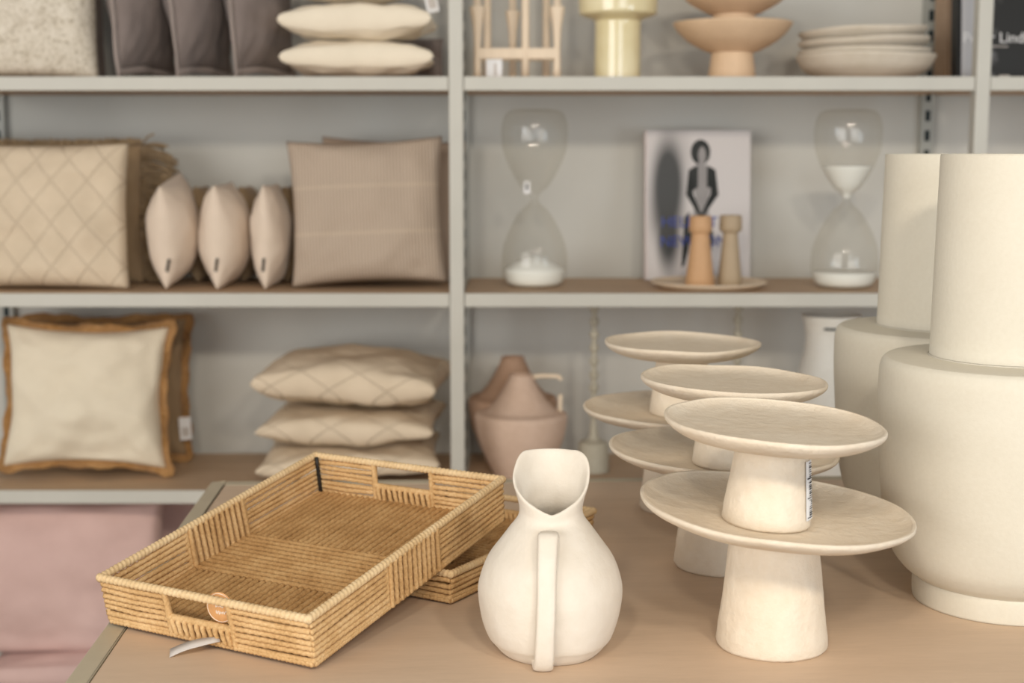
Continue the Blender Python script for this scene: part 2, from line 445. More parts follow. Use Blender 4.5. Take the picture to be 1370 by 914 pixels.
# ------------------------------------------------------------------ jug
def jug():
    AX, AY = .0352, 1.252; Z0 = .75
    t = thing('pitcher', 'cream handmade ceramic pitcher with strap handle toward the viewer', 'pitcher', (AX, AY, Z0))
    sc = 1 / (F / (AY * _c + (CZ - .84) * _s))               # metres per pixel at the axis
    def rz(px_halfw, y): return (px_halfw * sc, zy(y, AY) - Z0)
    body = [(0, 0), (.038, 0), (.0455, .0022), (.0525, .010), rz(84.5, 846), rz(92.5, 822), (97 * sc, zy(790, AY) - Z0), rz(93.5, 768), rz(84, 744), rz(68, 722), rz(53, 702)]
    zn = zy(682, AY) - Z0; rn = 41.5 * sc
    body = profile(body, 5)
    nphi = 96; cols = []
    zf = zy(694, AY - .032) - Z0; zs = zy(641, AY) - Z0; zb = zy(603, AY + .028) - Z0
    for k in range(nphi):
        a = 2 * PI * k / nphi                                # a = -90 deg faces the camera
        sa = math.sin(a); ca = math.cos(a)
        d = abs(((a + PI / 2 + PI) % (2 * PI)) - PI) / PI    # 0 front ... 1 back
        if sa < 0: zr = zs + (zs - zf) * sa + .004 * max(0, 1 - abs(ca) * 2.5) * .0 + .005 * min(1, abs(ca) * 1.6) * (1 - abs(ca)) 
        else: zr = zs + (zb - zs) * smoothstep(-.12, .74, sa)
        rr = rn + .0065 * smoothstep(0.12, .5, d) - .002 * smoothstep(.55, 1, d)
        if ca > 0:
            k1 = math.exp(-((d - .60) / .10) ** 2); rr += .001 * k1; zr += .004 * k1
        pts = []
        wob = lambda r, z: r * (1 + .026 * noise.noise(Vector((ca * 1.6, sa * 1.6, z * 14))) + .006 * noise.noise(Vector((ca * 4, sa * 4, z * 40)))) 
        zlow = body[-1][1]; rlow = body[-1][0]
        for (r, z) in body: pts.append((wob(r, z), z))
        for j in range(1, 9):
            u = j / 8; z = zlow + (zr - zlow) * u
            z_n = min(zn, zlow + (zr - zlow) * .6)
            if z < z_n: q = (z - zlow) / max(1e-6, z_n - zlow); r = rlow + (rn - rlow) * (1 - (1 - q) ** 2)
            else: q = (z - z_n) / max(1e-6, zr - z_n); r = rn + (rr - rn) * q ** 1.3
            pts.append((wob(r, z), z))
        th = .0036
        inner = [(max(r - th, 0), max(z, .006)) for (r, z) in pts[::-1][1:]]
        rt, zt = pts[-1]
        col = pts + [(rt - th * .25, zt + .0016), (rt - th * .75, zt + .0014)] + inner
        cols.append([(max(r, 1e-5) * ca, max(r, 1e-5) * sa, z) for (r, z) in col])
    m = MB(); m.grid(cols, wrapu=True)
    m.build('body', M['jug'], t, sub=1)
    # strap handle
    m = MB(); zt = zf - .012
    ctl = [(-.036, zt - .002), (-.047, zt - .001), (-.0545, zt - .012), (-.0622, zt - .026), (-.0695, .066), (-.0710, .045), (-.067, .022), (-.060, .0075), (-.052, .004), (-.040, .008)]
    pl = profile(ctl, 6); P = []
    for i, (y, z) in enumerate(pl):
        y0, z0 = pl[max(i - 1, 0)]; y1, z1 = pl[min(i + 1, len(pl) - 1)]
        tn = np.array([0, y1 - y0, z1 - z0]); tn /= np.linalg.norm(tn); nn = np.array([0, -tn[2], tn[1]])
        u = i / (len(pl) - 1); hw = (.0083 if i > 2 else (.0050, .0066, .0077)[i]) + .0016 * abs(2 * u - 1) ** 2 ; ht = .0042
        cx = -.003 - .006 * u
        ring = []
        for k in range(16):
            a = 2 * PI * k / 16; sx = math.copysign(abs(math.cos(a)) ** .6, math.cos(a)); sy = math.copysign(abs(math.sin(a)) ** .6, math.sin(a))
            ring.append(np.array([cx + hw * sx, y, z]) + nn * ht * sy)
        P.append(ring)
    m.grid(P, wrapv=True); n = 16; L = len(pl)
    m.f.append(tuple(m.k - n + i for i in range(n))); m.mi.append(0); m.f.append(tuple(m.k - L * n + i for i in range(n))[::-1]); m.mi.append(0)
    m.build('handle', M['jug'], t, sub=1)
jug()

# ------------------------------------------------------------------ cake stands
def stand_parts(t, R, H, rb, rt, seed, tilt, sticker=False):
    def wobf(amp):
        def w(r, z, a):
            n = noise.noise(Vector((math.cos(a) * 1.3 + seed, math.sin(a) * 1.3, seed * 3.1)))
            n2 = noise.noise(Vector((math.cos(a) * 5 + seed, math.sin(a) * 5, z * 30)))
            return r * (1 + amp * n + amp * .3 * n2), z + (.0022 * n * (r / R) ** 2)
        return w
    zj = H - .021
    prof = [(0, 0), (rb * .97, 0), (rb, .0025)] + [(rb + (rt - rb) * u, .0025 + (zj + .0015) * u) for u in np.linspace(.08, 1, 14)]
    m = MB(); m.lathe(prof, 56, lambda r, z, a: (r * (1 + .014 * noise.noise(Vector((math.cos(a) * 2 + seed, math.sin(a) * 2, z * 25))) + .014 * noise.noise(Vector((math.cos(a) * 6 + seed, math.sin(a) * 6, z * 90)))), z))
    m.build('pedestal', M['stand'], t)
    rs = R
    pr = [(0, zj), (rt * .98, zj - .001), (rt * 1.3, zj), (R * .62, zj + .002), (R * .82, zj + .0065), (R * .94, zj + .0125), (R * .99, H - .004), (R, H - .0012), (R * .992, H + .0008), (R * .972, H + .0008), (R * .955, H - .0012), (R * .88, H - .005), (R * .7, H - .0072), (R * .4, H - .0078), (0, H - .008)]
    m = MB(); m.lathe(profile(pr, 4), 96, wobf(.012))
    o = m.build('plate', M['stand'], t)
    if tilt:
        o.location = (0, 0, zj); o.rotation_euler = tilt
        for v in o.data.vertices: v.co.z -= zj
    if sticker:
        m = MB(); P = []
        for i in range(9):
            u = i / 8; row = []
            for j in range(5):
                z = .009 + .052 * (j / 4); a = math.radians(-22 + 62 * (u - .5) * .62)
                r = np.interp(z, [p[1] for p in prof[3:]], [p[0] for p in prof[3:]]) + .0011
                row.append((r * math.cos(a), r * math.sin(a), z))
            P.append(row)
        m.grid(P)
        for k in range(26):                                   # printed bars
            z0 = .011 + .0019 * k; wd = random.choice([.0005, .0008, .0012]); a0 = math.radians(-32 if k % 9 else -38)
            if k in (6, 7, 17): a0 = math.radians(-26)
            Q = []
            for a in np.linspace(a0, math.radians(-21), 4):
                Q.append([((np.interp(z, [p[1] for p in prof[3:]], [p[0] for p in prof[3:]]) + .0016) * math.cos(a), (np.interp(z, [p[1] for p in prof[3:]], [p[0] for p in prof[3:]]) + .0016) * math.sin(a), z) for z in (z0, z0 + wd)])
            m.grid(Q, mi=1)
        o = m.build('barcode_sticker', [M['paper'], M['ink']], t); o['label'] = 'white barcode price sticker'
RS, HS, RL, HL = .0975, .0915, .1245, .1306
def cake(label, loc, small, seed, tilt=None, rot=(0, 0, 0), sticker=False):
    t = thing('cake_stand', label, 'cake stand', loc, 0, 'cream pedestal cake stands', rot)
    stand_parts(t, *((RS, HS, .0395, .0315) if small else (RL, HL, .0512, .0385)), seed, tilt, sticker)
R_ = math.radians
cake('large cream cake stand in front, carrying the small one with a barcode sticker', (.240, 1.268, TZ + .0003), False, 1.3, (R_(1.0), R_(4.6), 0))
cake('small cream cake stand with barcode sticker, on top of the front stack', (.2265, 1.237, TZ + HL - .0062), True, 4.1, (R_(.5), R_(-.4), 0), (R_(.8), R_(3.6), 0), True)
cake('large cream cake stand at the bottom of the middle stack', (.230, 1.5233, TZ + .0003), False, 7.7, (0, R_(1.6), 0))
cake('small cream cake stand on top of the middle stack', (.230, 1.475, TZ + HL - .0066), True, 2.2, None, (0, R_(1.7), 0))
cake('large cream cake stand at the bottom of the rearmost stack', (.2145, 1.7780, TZ + .0003), False, 5.5, (0, R_(.4), 0))
cake('small cream cake stand on top of the rearmost stack', (.2135, 1.773, TZ + HL - .0072), True, 9.4, None, (0, R_(.4), 0))

# ------------------------------------------------------------------ tall vases
def tall_vase(label, loc):
    t = thing('tall_vase', label, 'vase', loc, 0, 'tall cream vases')
    pr = [(0, .004), (.07, .004), (.074, 0), (.0855, 0), (.088, .002), (.0885, .020), (.0875, .024)]
    m = MB(); m.lathe(profile(pr, 3), 96); m.build('foot', M['vase'], t)
    pr = [(.086, .022), (.0885, .025), (.100, .034), (.112, .052), (.1205, .088), (.1250, .140), (.1282, .195), (.1286, .226), (.1273, .239), (.1235, .2455), (.116, .2475), (.0815, .2490)]
    m = MB(); m.lathe(profile(pr, 5), 128); m.build('body', M['vase'], t)
    pr = [(.0825, .247), (.0808, .2505), (.0798, .262), (.0765, .446), (.0755, .4485), (.0735, .449), (.0720, .4475), (.0725, .44), (.0755, .262), (.06, .25), (0, .25)]
    m = MB(); m.lathe(profile(pr, 4), 96); m.build('neck', M['vase'], t)
tall_vase('tall cream shouldered vase nearest, cut by the right picture edge', (.4985, 1.4024, TZ + .0003))
tall_vase('tall cream shouldered vase standing behind the other tall vase', (.5120, 1.6640, TZ + .0003))

# ------------------------------------------------------------------ hourglasses
def hourglass(label, px, Y, ztop_sand, zbot_sand, dome, tagged=False):
    Z = ZM + .0008; x = xx(px, 280, Y)
    t = thing('hourglass', label, 'hourglass', (x, Y, Z), 0, 'hourglasses on the middle shelf')
    h = zy(147, Y) - Z; R = .0605
    half = [(0, 0), (.034, 0), (.050, .005), (.0575, .018), (.0605, .042), (.057, .075), (.044, .108), (.026, .138), (.011, .152), (.0062, h / 2)]
    k = (h / 2) / .162
    half = [(r, z * k if i < len(half) - 1 else h / 2) for i, (r, z) in enumerate(half)]
    half = profile(half, 6)
    pr = half + [(r, h - z) for (r, z) in half[::-1][1:]]
    m = MB(); m.lathe(pr, 64); m.build('glass_body', M['glass'], t)
    def rad(z): return np.interp(z, [p[1] for p in half], [p[0] for p in half]) - .0016
    s = [(0, .0015)] + [(rad(z), z) for z in np.linspace(.0016, zbot_sand, 14)]
    s += [(s[-1][0] * (1 - u), zbot_sand + dome * math.sin(u * PI / 2)) for u in (.15, .3, .5, .7, .85, 1)]
    m = MB(); m.lathe(s, 48); m.build('lower_sand', M['sand'], t)
    if ztop_sand:
        s = [(rad(h / 2 - (z - h / 2)) if 0 else rad(h - z), z) for z in np.linspace(h / 2 + .002, ztop_sand, 14)] + [(0, ztop_sand - .002)]
        m = MB(); m.lathe(s, 48); m.build('upper_sand', M['sand'], t)
    if tagged:
        m = MB(); m.box((-.020, -.0215, h * .53), (-.008, -.0208, h * .60)); m.box((-.016, -.0218, h * .55), (-.0125, -.0215, h * .585), 1)
        o = m.build('price_tag', [M['paper'], M['ink']], t, False); m = MB(); m.rope([(-.016, -.021, h * .60), (-.010, -.012, h * .56), (0, -.0075, h * .51)], .0006, amp=0, seg=5); m.build('tag_string', M['paper'], t)
hourglass('clear glass hourglass left of the book, all its white sand run down', 715, 2.64, 0, .030, .026, True)
hourglass('clear glass hourglass beside the tall vases, white sand in both bulbs', 1132, 2.62, .222, .028, .003)

# ------------------------------------------------------------------ books
def text_mesh(name, body, size, mat, parent, loc, rot=(PI / 2, 0, 0), sx=1.0):
    cu = bpy.data.curves.new(name, 'FONT'); cu.body = body; cu.size = size; cu.extrude = .0003
    o = bpy.data.objects.new(name, cu); COL.objects.link(o)
    dg = bpy.context.evaluated_depsgraph_get(); me = bpy.data.meshes.new_from_object(o.evaluated_get(dg))
    bpy.data.objects.remove(o); bpy.data.curves.remove(cu)
    me.materials.clear(); me.materials.append(mat)
    o = bpy.data.objects.new(name, me); COL.objects.link(o); o.parent = parent; o.location = loc; o.rotation_euler = rot; o.scale = (sx, 1, 1)
    return o
def fashion_book():
    Y = 2.735; Z = ZM + .0008
    x0, x1 = xx(866, 375, Y), xx(1004, 375, Y); W = x1 - x0; H = (zy(177, Y + .03) - Z) * 1.005
    t = thing('photo_book', 'pale photography book with a dark figure on its cover, leaning behind two candle holders', 'book', (x0, Y, Z), 0, None, (R_(-5), 0, R_(2)))
    k = N('book_cover_print', .45, .4)
    co = k.coord(); sp = k.n('ShaderNodeSeparateXYZ'); k.L(co, sp.inputs[0])
    def blob(cx, cz, rx, rz, soft):
        a = k.math('POWER', k.math('MULTIPLY', k.math('SUBTRACT', sp.outputs[0], cx), 1 / rx), 2)
        b = k.math('POWER', k.math('MULTIPLY', k.math('SUBTRACT', sp.outputs[2], cz), 1 / rz), 2)
        d = k.math('SQRT', k.math('ADD', a, b)); q = k.n('ShaderNodeMapRange'); q.interpolation_type = 'SMOOTHSTEP'
        k.L(d, q.inputs[0]); q.inputs[1].default_value = 1 + soft; q.inputs[2].default_value = 1 - soft
        return q.outputs[0]
    d = k.math('MAXIMUM', blob(W * .19, H * .55, W * .15, H * .33, .55), blob(W * .20, H * .33, W * .11, H * .26, .5))
    d2 = blob(W * .24, H * .80, W * .14, H * .22, .8)
    f = k.math('MINIMUM', k.math('ADD', d, k.math('MULTIPLY', d2, .35)), 1)
    k.color(k.mix(f, (204, 198, 195), (52, 52, 50)))
    m = MB(); m.box((0, -.0005, 0), (W, .002, H)); m.box((0, .026, 0), (W, .0285, H)); 
    m.build('cover', k.m, t, False)
    m = MB(); m.box((-.004, -.0005, 0), (.0005, .0285, H)); m.build('spine', plain('book_spine', (212, 200, 196), .5), t, False)
    m = MB(); m.box((.001, .002, .003), (W - .003, .026, H - .003)); m.build('pages', M['paper'], t, False)
    dk = plain('figure_ink', (44, 46, 44), .6); gy = plain('figure_grey', (150, 146, 144), .6)
    def poly(m, pts, mi, y):
        c = np.mean(pts, axis=0); V = [(c[0] * W, y, c[1] * H)] + [(p[0] * W, y, p[1] * H) for p in pts]; n = len(pts)
        m.add(V, [(0, 1 + (i + 1) % n, 1 + i) for i in range(n)], mi)
    def oval(cx, cz, rx, rz): return [(cx + rx * math.cos(a), cz + rz * math.sin(a)) for a in np.linspace(0, 2 * PI, 24, endpoint=False)]
    m = MB()
    poly(m, oval(.515, .855, .095, .085), 0, -.0009)          # dark hair
    poly(m, oval(.53, .835, .038, .058), 1, -.0012)           # face
    poly(m, [(.49, .76), (.56, .76), (.55, .80), (.50, .80)], 1, -.0010)
    poly(m, [(.40, .74), (.47, .77), (.58, .77), (.66, .74), (.63, .64), (.59, .55), (.60, .42), (.44, .42), (.47, .55), (.43, .64)], 1, -.0009)
    poly(m, [(.42, .745), (.49, .765), (.49, .62), (.44, .60)], 0, -.0011)
    poly(m, [(.58, .76), (.645, .745), (.62, .62), (.575, .62)], 0, -.0011)
    poly(m, [(.40, .74), (.43, .73), (.41, .58), (.53, .43), (.515, .41), (.375, .57)], 0, -.0013)
    poly(m, [(.66, .74), (.63, .73), (.65, .58), (.515, .43), (.53, .41), (.69, .57)], 0, -.0013)
    poly(m, [(.44, .40), (.62, .40), (.64, .30), (.60, .05), (.43, .05), (.40, .3)], 0, -.0010)
    poly(m, [(.36, .42), (.41, .46), (.40, .2), (.36, .10), (.33, .08)], 0, -.0010)
    m.build('cover_figure', [dk, gy], t, False)
    bl = plain('blue_ink', (62, 76, 150), .5)
    text_mesh('title_lettering', 'HELMUT', .029, bl, t, (W * .13, -.0014, H * .355), sx=1.0)
    text_mesh('title_lettering', 'NEWTON', .029, bl, t, (W * .12, -.0014, H * .225), sx=1.0)
fashion_book()
def dark_book():
    Y = 2.60; Z = ZU + .0008
    x0 = xx(1283, 103, Y); W = .255; H = .30
    t = thing('photo_book', 'black photography book with white title standing behind the right shelf post', 'book', (x0, Y, Z), 0, None, (R_(-6), 0, R_(1)))
    k = N('dark_cover_print', .4, .4); co = k.coord(); sp = k.n('ShaderNodeSeparateXYZ'); k.L(co, sp.inputs[0])
    nz = k.noise(38, 2); q = k.n('ShaderNodeMapRange'); k.L(k.math('ADD', sp.outputs[0], k.math('MULTIPLY', nz, .05)), q.inputs[0])
    q.inputs[1].default_value = .088; q.inputs[2].default_value = .062
    big = k.noise(16, 2); g = k.math('MULTIPLY', k.ramp(big, [(.5, (0, 0, 0, 1)), (.75, (.5, .5, .5, 1))]), k.math('GREATER_THAN', sp.outputs[2], .075))
    k.color(k.mix(q.outputs[0], k.mix(g, (34, 33, 30), (170, 168, 164)), (186, 184, 184)))
    m = MB(); m.box((.004, -.0005, 0), (W, .002, H)); m.build('cover', k.m, t, False)
    m = MB(); m.box((-.004, -.0003, 0), (.0045, .032, H)); m.build('spine', plain('dark_spine', (28, 26, 24), .5), t, False)
    m = MB(); m.box((.0045, .002, .003), (W - .003, .030, H - .003)); m.build('pages', M['paper'], t, False)
    m = MB(); m.box((.0045, .030, 0), (W, .032, H)); m.build('back_cover', M['ink'], t, False)
    text_mesh('title_lettering', 'Peter Lindbergh', .0265, M['paper'], t, (.006, -.0009, .062))
    m = MB()
    for k2 in range(9): m.box((.058 + k2 * .0034, -.0009, .054), (.0605 + k2 * .0034, -.0005, .0565))
    m.build('subtitle_line', M['greypaper'], t, False)
    m = MB(); m.box((.072, -.0009, .0008), (.092, -.0005, .004)); m.build('cover_mark', M['greypaper'], t, False)
dark_book()
t = thing('photo_book', 'brown-spined book standing in the shadow beside the black photography book', 'book', (xx(1265, 103, 2.70) , 2.70, ZU + .0008), 0, None, (R_(-4), 0, 0))
m = MB(); m.box((0, 0, 0), (.019, .075, .27)); m.build('cover', plain('brown_cover', (176, 148, 122), .6), t, False, bevel=.001)
m = MB(); m.box((.003, .003, .267), (.016, .072, .2708)); m.build('pages', M['paper'], t, False)

# ------------------------------------------------------------------ candle holders on a dish
Yd = 2.612; xd = xx(948, 385, Yd)
m = MB(); m.lathe(profile([(0, .0), (.075, 0), (.092, .003), (.104, .009), (.1065, .0115), (.105, .0125), (.100, .010), (.09, .0065), (.06, .005), (0, .005)], 4), 72)
o = m.build('round_dish', M['plate']); o.location = (xd, Yd, ZM + .0008); tag(o, 'shallow beige round dish at the shelf edge under two candle holders', 'dish')
def holder(label, px, Y, mat, k, top):
    x = xx(px, 380, Y)
    t = thing('candle_holder', label, 'candle holder', (x, Y, ZM + .0062), 0, 'wooden candle holders')
    H = zy(top, Y) - ZM - .006
    pr = [(0, 0), (.026 * k, 0), (.0265 * k, .002), (.021 * k, H * .38), (.0158 * k, H * .74), (.0155 * k, H * .75)]
    m = MB(); m.lathe(pr, 40); m.build('stem', mat, t)
    pr = [(.0155 * k, H * .745), (.0205, H * .78), (.021, H * .84), (.0198, H * .99), (.019, H), (.0125, H), (.0115, H * .9), (0, H * .9)]
    m = MB(); m.lathe(pr, 40); m.build('cup', mat, t)
holder('orange-brown wooden candle holder on the dish, in front of the book', 936, 2.59, M['orangewood'], 1.02, 289)
holder('greige wooden candle holder on the dish, right of the orange-brown one', 976, 2.61, M['greigewood'], .86, 288)

# ------------------------------------------------------------------ top shelf, right bay
def top(px, Y): return (xx(px, 103, Y), Y, ZU + .0008)
# pale wooden candle tree
cx, cy, cz = top(692, 2.60)
t = thing('wooden_candle_rack', 'pale wooden rack of flared posts joined by crossbars', 'candle rack', (cx, cy, cz))
for (px, dy, sp) in ((639, -.03, 1), (703, -.03, 0), (745, -.03, 1), (652, .05, 0), (686, .05, 1), (731, .05, 0)):
    x = xx(px, 103, cy + dy) - cx
    if sp: pr = [(0, 0), (.0075, 0), (.0066, .02), (.006, .06), (.008, .09), (.0135, .122), (.0128, .125), (.007, .127), (.0055, .20), (.006, .25), (0, .25)]
    else: pr = [(0, 0), (.0072, 0), (.007, .06), (.0068, .25), (0, .25)]
    m = MB(); m.lathe(pr, 20, c=(x, dy, 0)); m.build('post', M['lightwood'], t)
xa, xb = xx(639, 103, cy) - cx, xx(745, 103, cy) - cx
for (dy, z) in ((-.03, .034), (.05, .036)):
    m = MB(); m.box((xa, dy - .006, z), (xb, dy + .006, z + .019)); m.build('crossbar', M['lightwood'], t, False, bevel=.0015)
m = MB(); m.box((xx(651, 90, cy) - cx, -.04, .0), (xx(672, 90, cy) - cx, -.0392, .033)); m.box((xx(661, 90, cy) - cx, -.0404, .004), (xx(665, 90, cy) - cx, -.04, .026), 1)
o = m.build('price_tag', [M['paper'], M['greypaper']], t, False); o['label'] = 'white price tag'
# amber vase
x, y, z = top(826, 2.60)
m = MB(); m.lathe(profile([(0, 0), (.038, 0), (.0415, .002), (.0415, .05), (.0415, .096), (.045, .104), (.066, .112), (.0705, .122), (.0705, .165), (.066, .176), (.045, .184), (.0415, .192), (.0415, .24), (.039, .242), (.037, .24), (.037, .12), (0, .11)], 4), 64)
o = m.build('glass_vase', M['amber']); o.location = (x, y, z); tag(o, 'glossy amber-cream column vase with a wide band on the top shelf', 'vase')
def pedestal_bowl(label, loc):
    t = thing('pedestal_bowl', label, 'bowl', loc, 0, 'wooden pedestal bowls')
    m = MB(); m.lathe(profile([(0, 0), (.041, 0), (.043, .002), (.0405, .022), (.0375, .046), (.0385, .052)], 4), 48); m.build('pedestal', M['tanwood'], t)
    m = MB(); m.lathe(profile([(0, .048), (.038, .048), (.055, .054), (.080, .068), (.098, .085), (.1065, .098), (.1055, .1005), (.102, .098), (.085, .082), (.05, .066), (0, .062)], 4), 72); m.build('bowl', M['tanwood'], t)
x, y, z = top(979, 2.61)
pedestal_bowl('honey wooden pedestal bowl standing on the top shelf under another bowl', (x, y, z))
pedestal_bowl('honey wooden pedestal bowl stacked on top of another bowl', (x + .002, y, z + .0672))
# bowls and plates
x, y, z = top(1157, 2.62)
zz = z
for i, (R, H, lab) in enumerate(((.124, .042, 'deep cream bowl at the bottom of the dish stack'), (.118, .022, 'cream plate second from bottom of the dish stack'), (.1165, .022, 'cream plate third from bottom of the dish stack'), (.114, .022, 'cream plate on top of the dish stack'))):
    m = MB()
    if i == 0: pr = [(0, 0), (.07, 0), (.085, .003), (.11, .018), (.121, .034), (.124, .042), (.122, .0435), (.118, .040), (.10, .025), (.07, .012), (0, .010)]
    else: pr = [(0, 0), (.075, 0), (.095, .003), (R - .004, .014), (R, .0215), (R - .002, .023), (R - .007, .019), (.09, .008), (0, .006)]
    m.lathe(profile(pr, 4), 72, lambda r, z, a, s=i: (r * (1 + .012 * noise.noise(Vector((math.cos(a) + s * 3, math.sin(a), s)))), z + .003 * noise.noise(Vector((math.cos(a) + 9 * s, math.sin(a), 4))) * (r / .12) * min(1, z / .012)))
    o = m.build('bowl' if i == 0 else 'plate', M['bowl']); o.location = (x - .002 * i, y, zz); o.rotation_euler = (0, R_(-[0, .6, 1.2, 1.8][i]), i)
    if i: o.rotation_euler = (0, R_(-.8 * i), 0)
    tag(o, lab, 'bowl' if i == 0 else 'plate', 'cream dishes stacked on the top shelf')
    zz += .030 if i == 0 else .0178

# ------------------------------------------------------------------ lower shelf, right bay
def low(px, py, Y): return (xx(px, py, Y), Y, ZL + .0008)
def terracotta(name, label, px, Y, mat, handle, k=1.0):
    t = thing(name, label, 'jug' if handle else 'vase', low(px, 600, Y))
    pr = [(0, 0), (.046, 0), (.05, .003), (.062, .03), (.078, .075), (.0835, .11), (.083, .121), (.0785, .1265), (.064, .131), (.047, .150), (.032, .176), (.0225, .197), (.0215, .203), (.019, .203), (.0185, .195), (0, .19)]
    pr = [(r * 1.04, z * k * .93) for (r, z) in pr]
    m = MB(); m.lathe(profile(pr, 4), 72); m.build('body', mat, t)
    if handle:
        m = MB(); m.rope([(.016, 0, .184), (.040, 0, .187), (.070, 0, .186), (.0745, 0, .181), (.0745, 0, .15), (.0735, 0, .112)], .0042, amp=0, seg=10, step=.003); m.build('handle', M['plate'], t)
terracotta('terracotta_jug', 'pale pink terracotta jug with cone neck and square wire-thin handle', 697, 2.64, M['terra'], True)
terracotta('terracotta_vase', 'brown terracotta cone-necked vase at the back behind the pale jug', 686, 2.745, M['terra2'], False, 1.1)
def beaded(label, px, Y):
    t = thing('candlestick', label, 'candlestick', low(px, 600, Y), 0, 'beaded candlesticks')
    m = MB(); m.lathe(profile([(0, 0), (.028, 0), (.0295, .003), (.029, .047), (.027, .056), (.016, .060), (.009, .068), (.007, .085), (.0065, .09)], 4), 40); m.build('base', M['stick'], t)
    pr = [(.0065, .088)]; z = .09
    for k in range(9):
        pr += [(.005, z + .003), (.0052, z + .011), (.0078, z + .015), (.0092, z + .019), (.0078, z + .023)]; z += .0255
    pr += [(.005, z + .003), (.0095, z + .008), (.0095, z + .011), (0, z + .011)]
    m = MB(); m.lathe(profile(pr, 3), 28); m.build('stem', M['stick'], t)
beaded('grey-beige beaded candlestick standing left of the rear cake stands', 794, 2.66)
beaded('grey-beige beaded candlestick half hidden behind the rear cake stands', 984, 2.68)
t = thing('white_vase', 'white waisted vase with a dark line, beside the rear tall vase', 'vase', low(1108, 600, 2.60))
m = MB(); m.lathe(profile([(0, 0), (.045, 0), (.049, .004), (.062, .08), (.064, .15), (.057, .205), (.049, .24), (.047, .265), (.050, .288), (.0545, .304), (.0525, .306), (.049, .30), (.045, .27), (0, .22)], 5), 64); m.build('body', M['white'], t)
m = MB(); P = []
for a in np.linspace(R_(-118), R_(-78), 10): P.append([(.0512 * math.cos(a), .0512 * math.sin(a), z) for z in (.283, .2875)])
m.grid(P); m.build('rim_marking', M['slot'], t)

# ------------------------------------------------------------------ cushions
def pillow_mesh(w, h, t, pinch=.06, seed=0, lying=False, n=34, puff=.42, wr=.006, flange=0, sag=.0):
    m = MB()
    us = np.sin(np.linspace(-PI / 2, PI / 2, n)) * .5 + np.linspace(-1, 1, n) * .5
    fr = []; bk = []
    for side, out in ((1, fr), (-1, bk)):
        for u in us:
            row = []
            for v in us:
                x = w / 2 * u * (1 - pinch * (1 - v * v)); z = h / 2 * v * (1 - pinch * (1 - u * u))
                q = max(0, (1 - u * u) * (1 - v * v)); th = t / 2 * q ** puff
                q2 = min(1, q * 5)
                nz = noise.noise(Vector((u * 1.7 + seed, v * 1.7, side * 3 + seed))) * wr * 1.6 + noise.noise(Vector((u * 5 + seed, v * 5, side * 3))) * wr * .6
                edge = noise.noise(Vector((u * 2 + seed, v * 2, 7))) * wr * .9
                th = th + nz * q2
                # creases running out of the corners
                cr = math.sin(10 * math.atan2(1 - abs(v), 1 - abs(u) + 1e-6)) * wr * .35 * q2 * max(0, abs(u) + abs(v) - .9)
                y = side * max(th + cr, 0) + edge
                z -= sag * (1 - v) * q2 * .3
                row.append((x, y, z))
            out.append(row)
    if flange:
        # flat border outside the seam
        pass
    def tr(P):
        P = np.asarray(P)
        if lying: return np.stack([P[..., 0], P[..., 2], P[..., 1] + t / 2], -1)
        return np.stack([P[..., 0], P[..., 1], P[..., 2] + h / 2], -1)
    m.grid(tr(fr)); m.grid(tr(bk))
    return m, tr
def border(w, h, pinch, n=40):
    out = []
    e = np.linspace(-1, 1, n, endpoint=False)
    for (u, v) in [(a, -1) for a in e] + [(1, a) for a in e] + [(-a, 1) for a in e] + [(-1, -a) for a in e]:
        out.append((w / 2 * u * (1 - pinch * (1 - v * v)), h / 2 * v * (1 - pinch * (1 - u * u)), u, v))
    return out
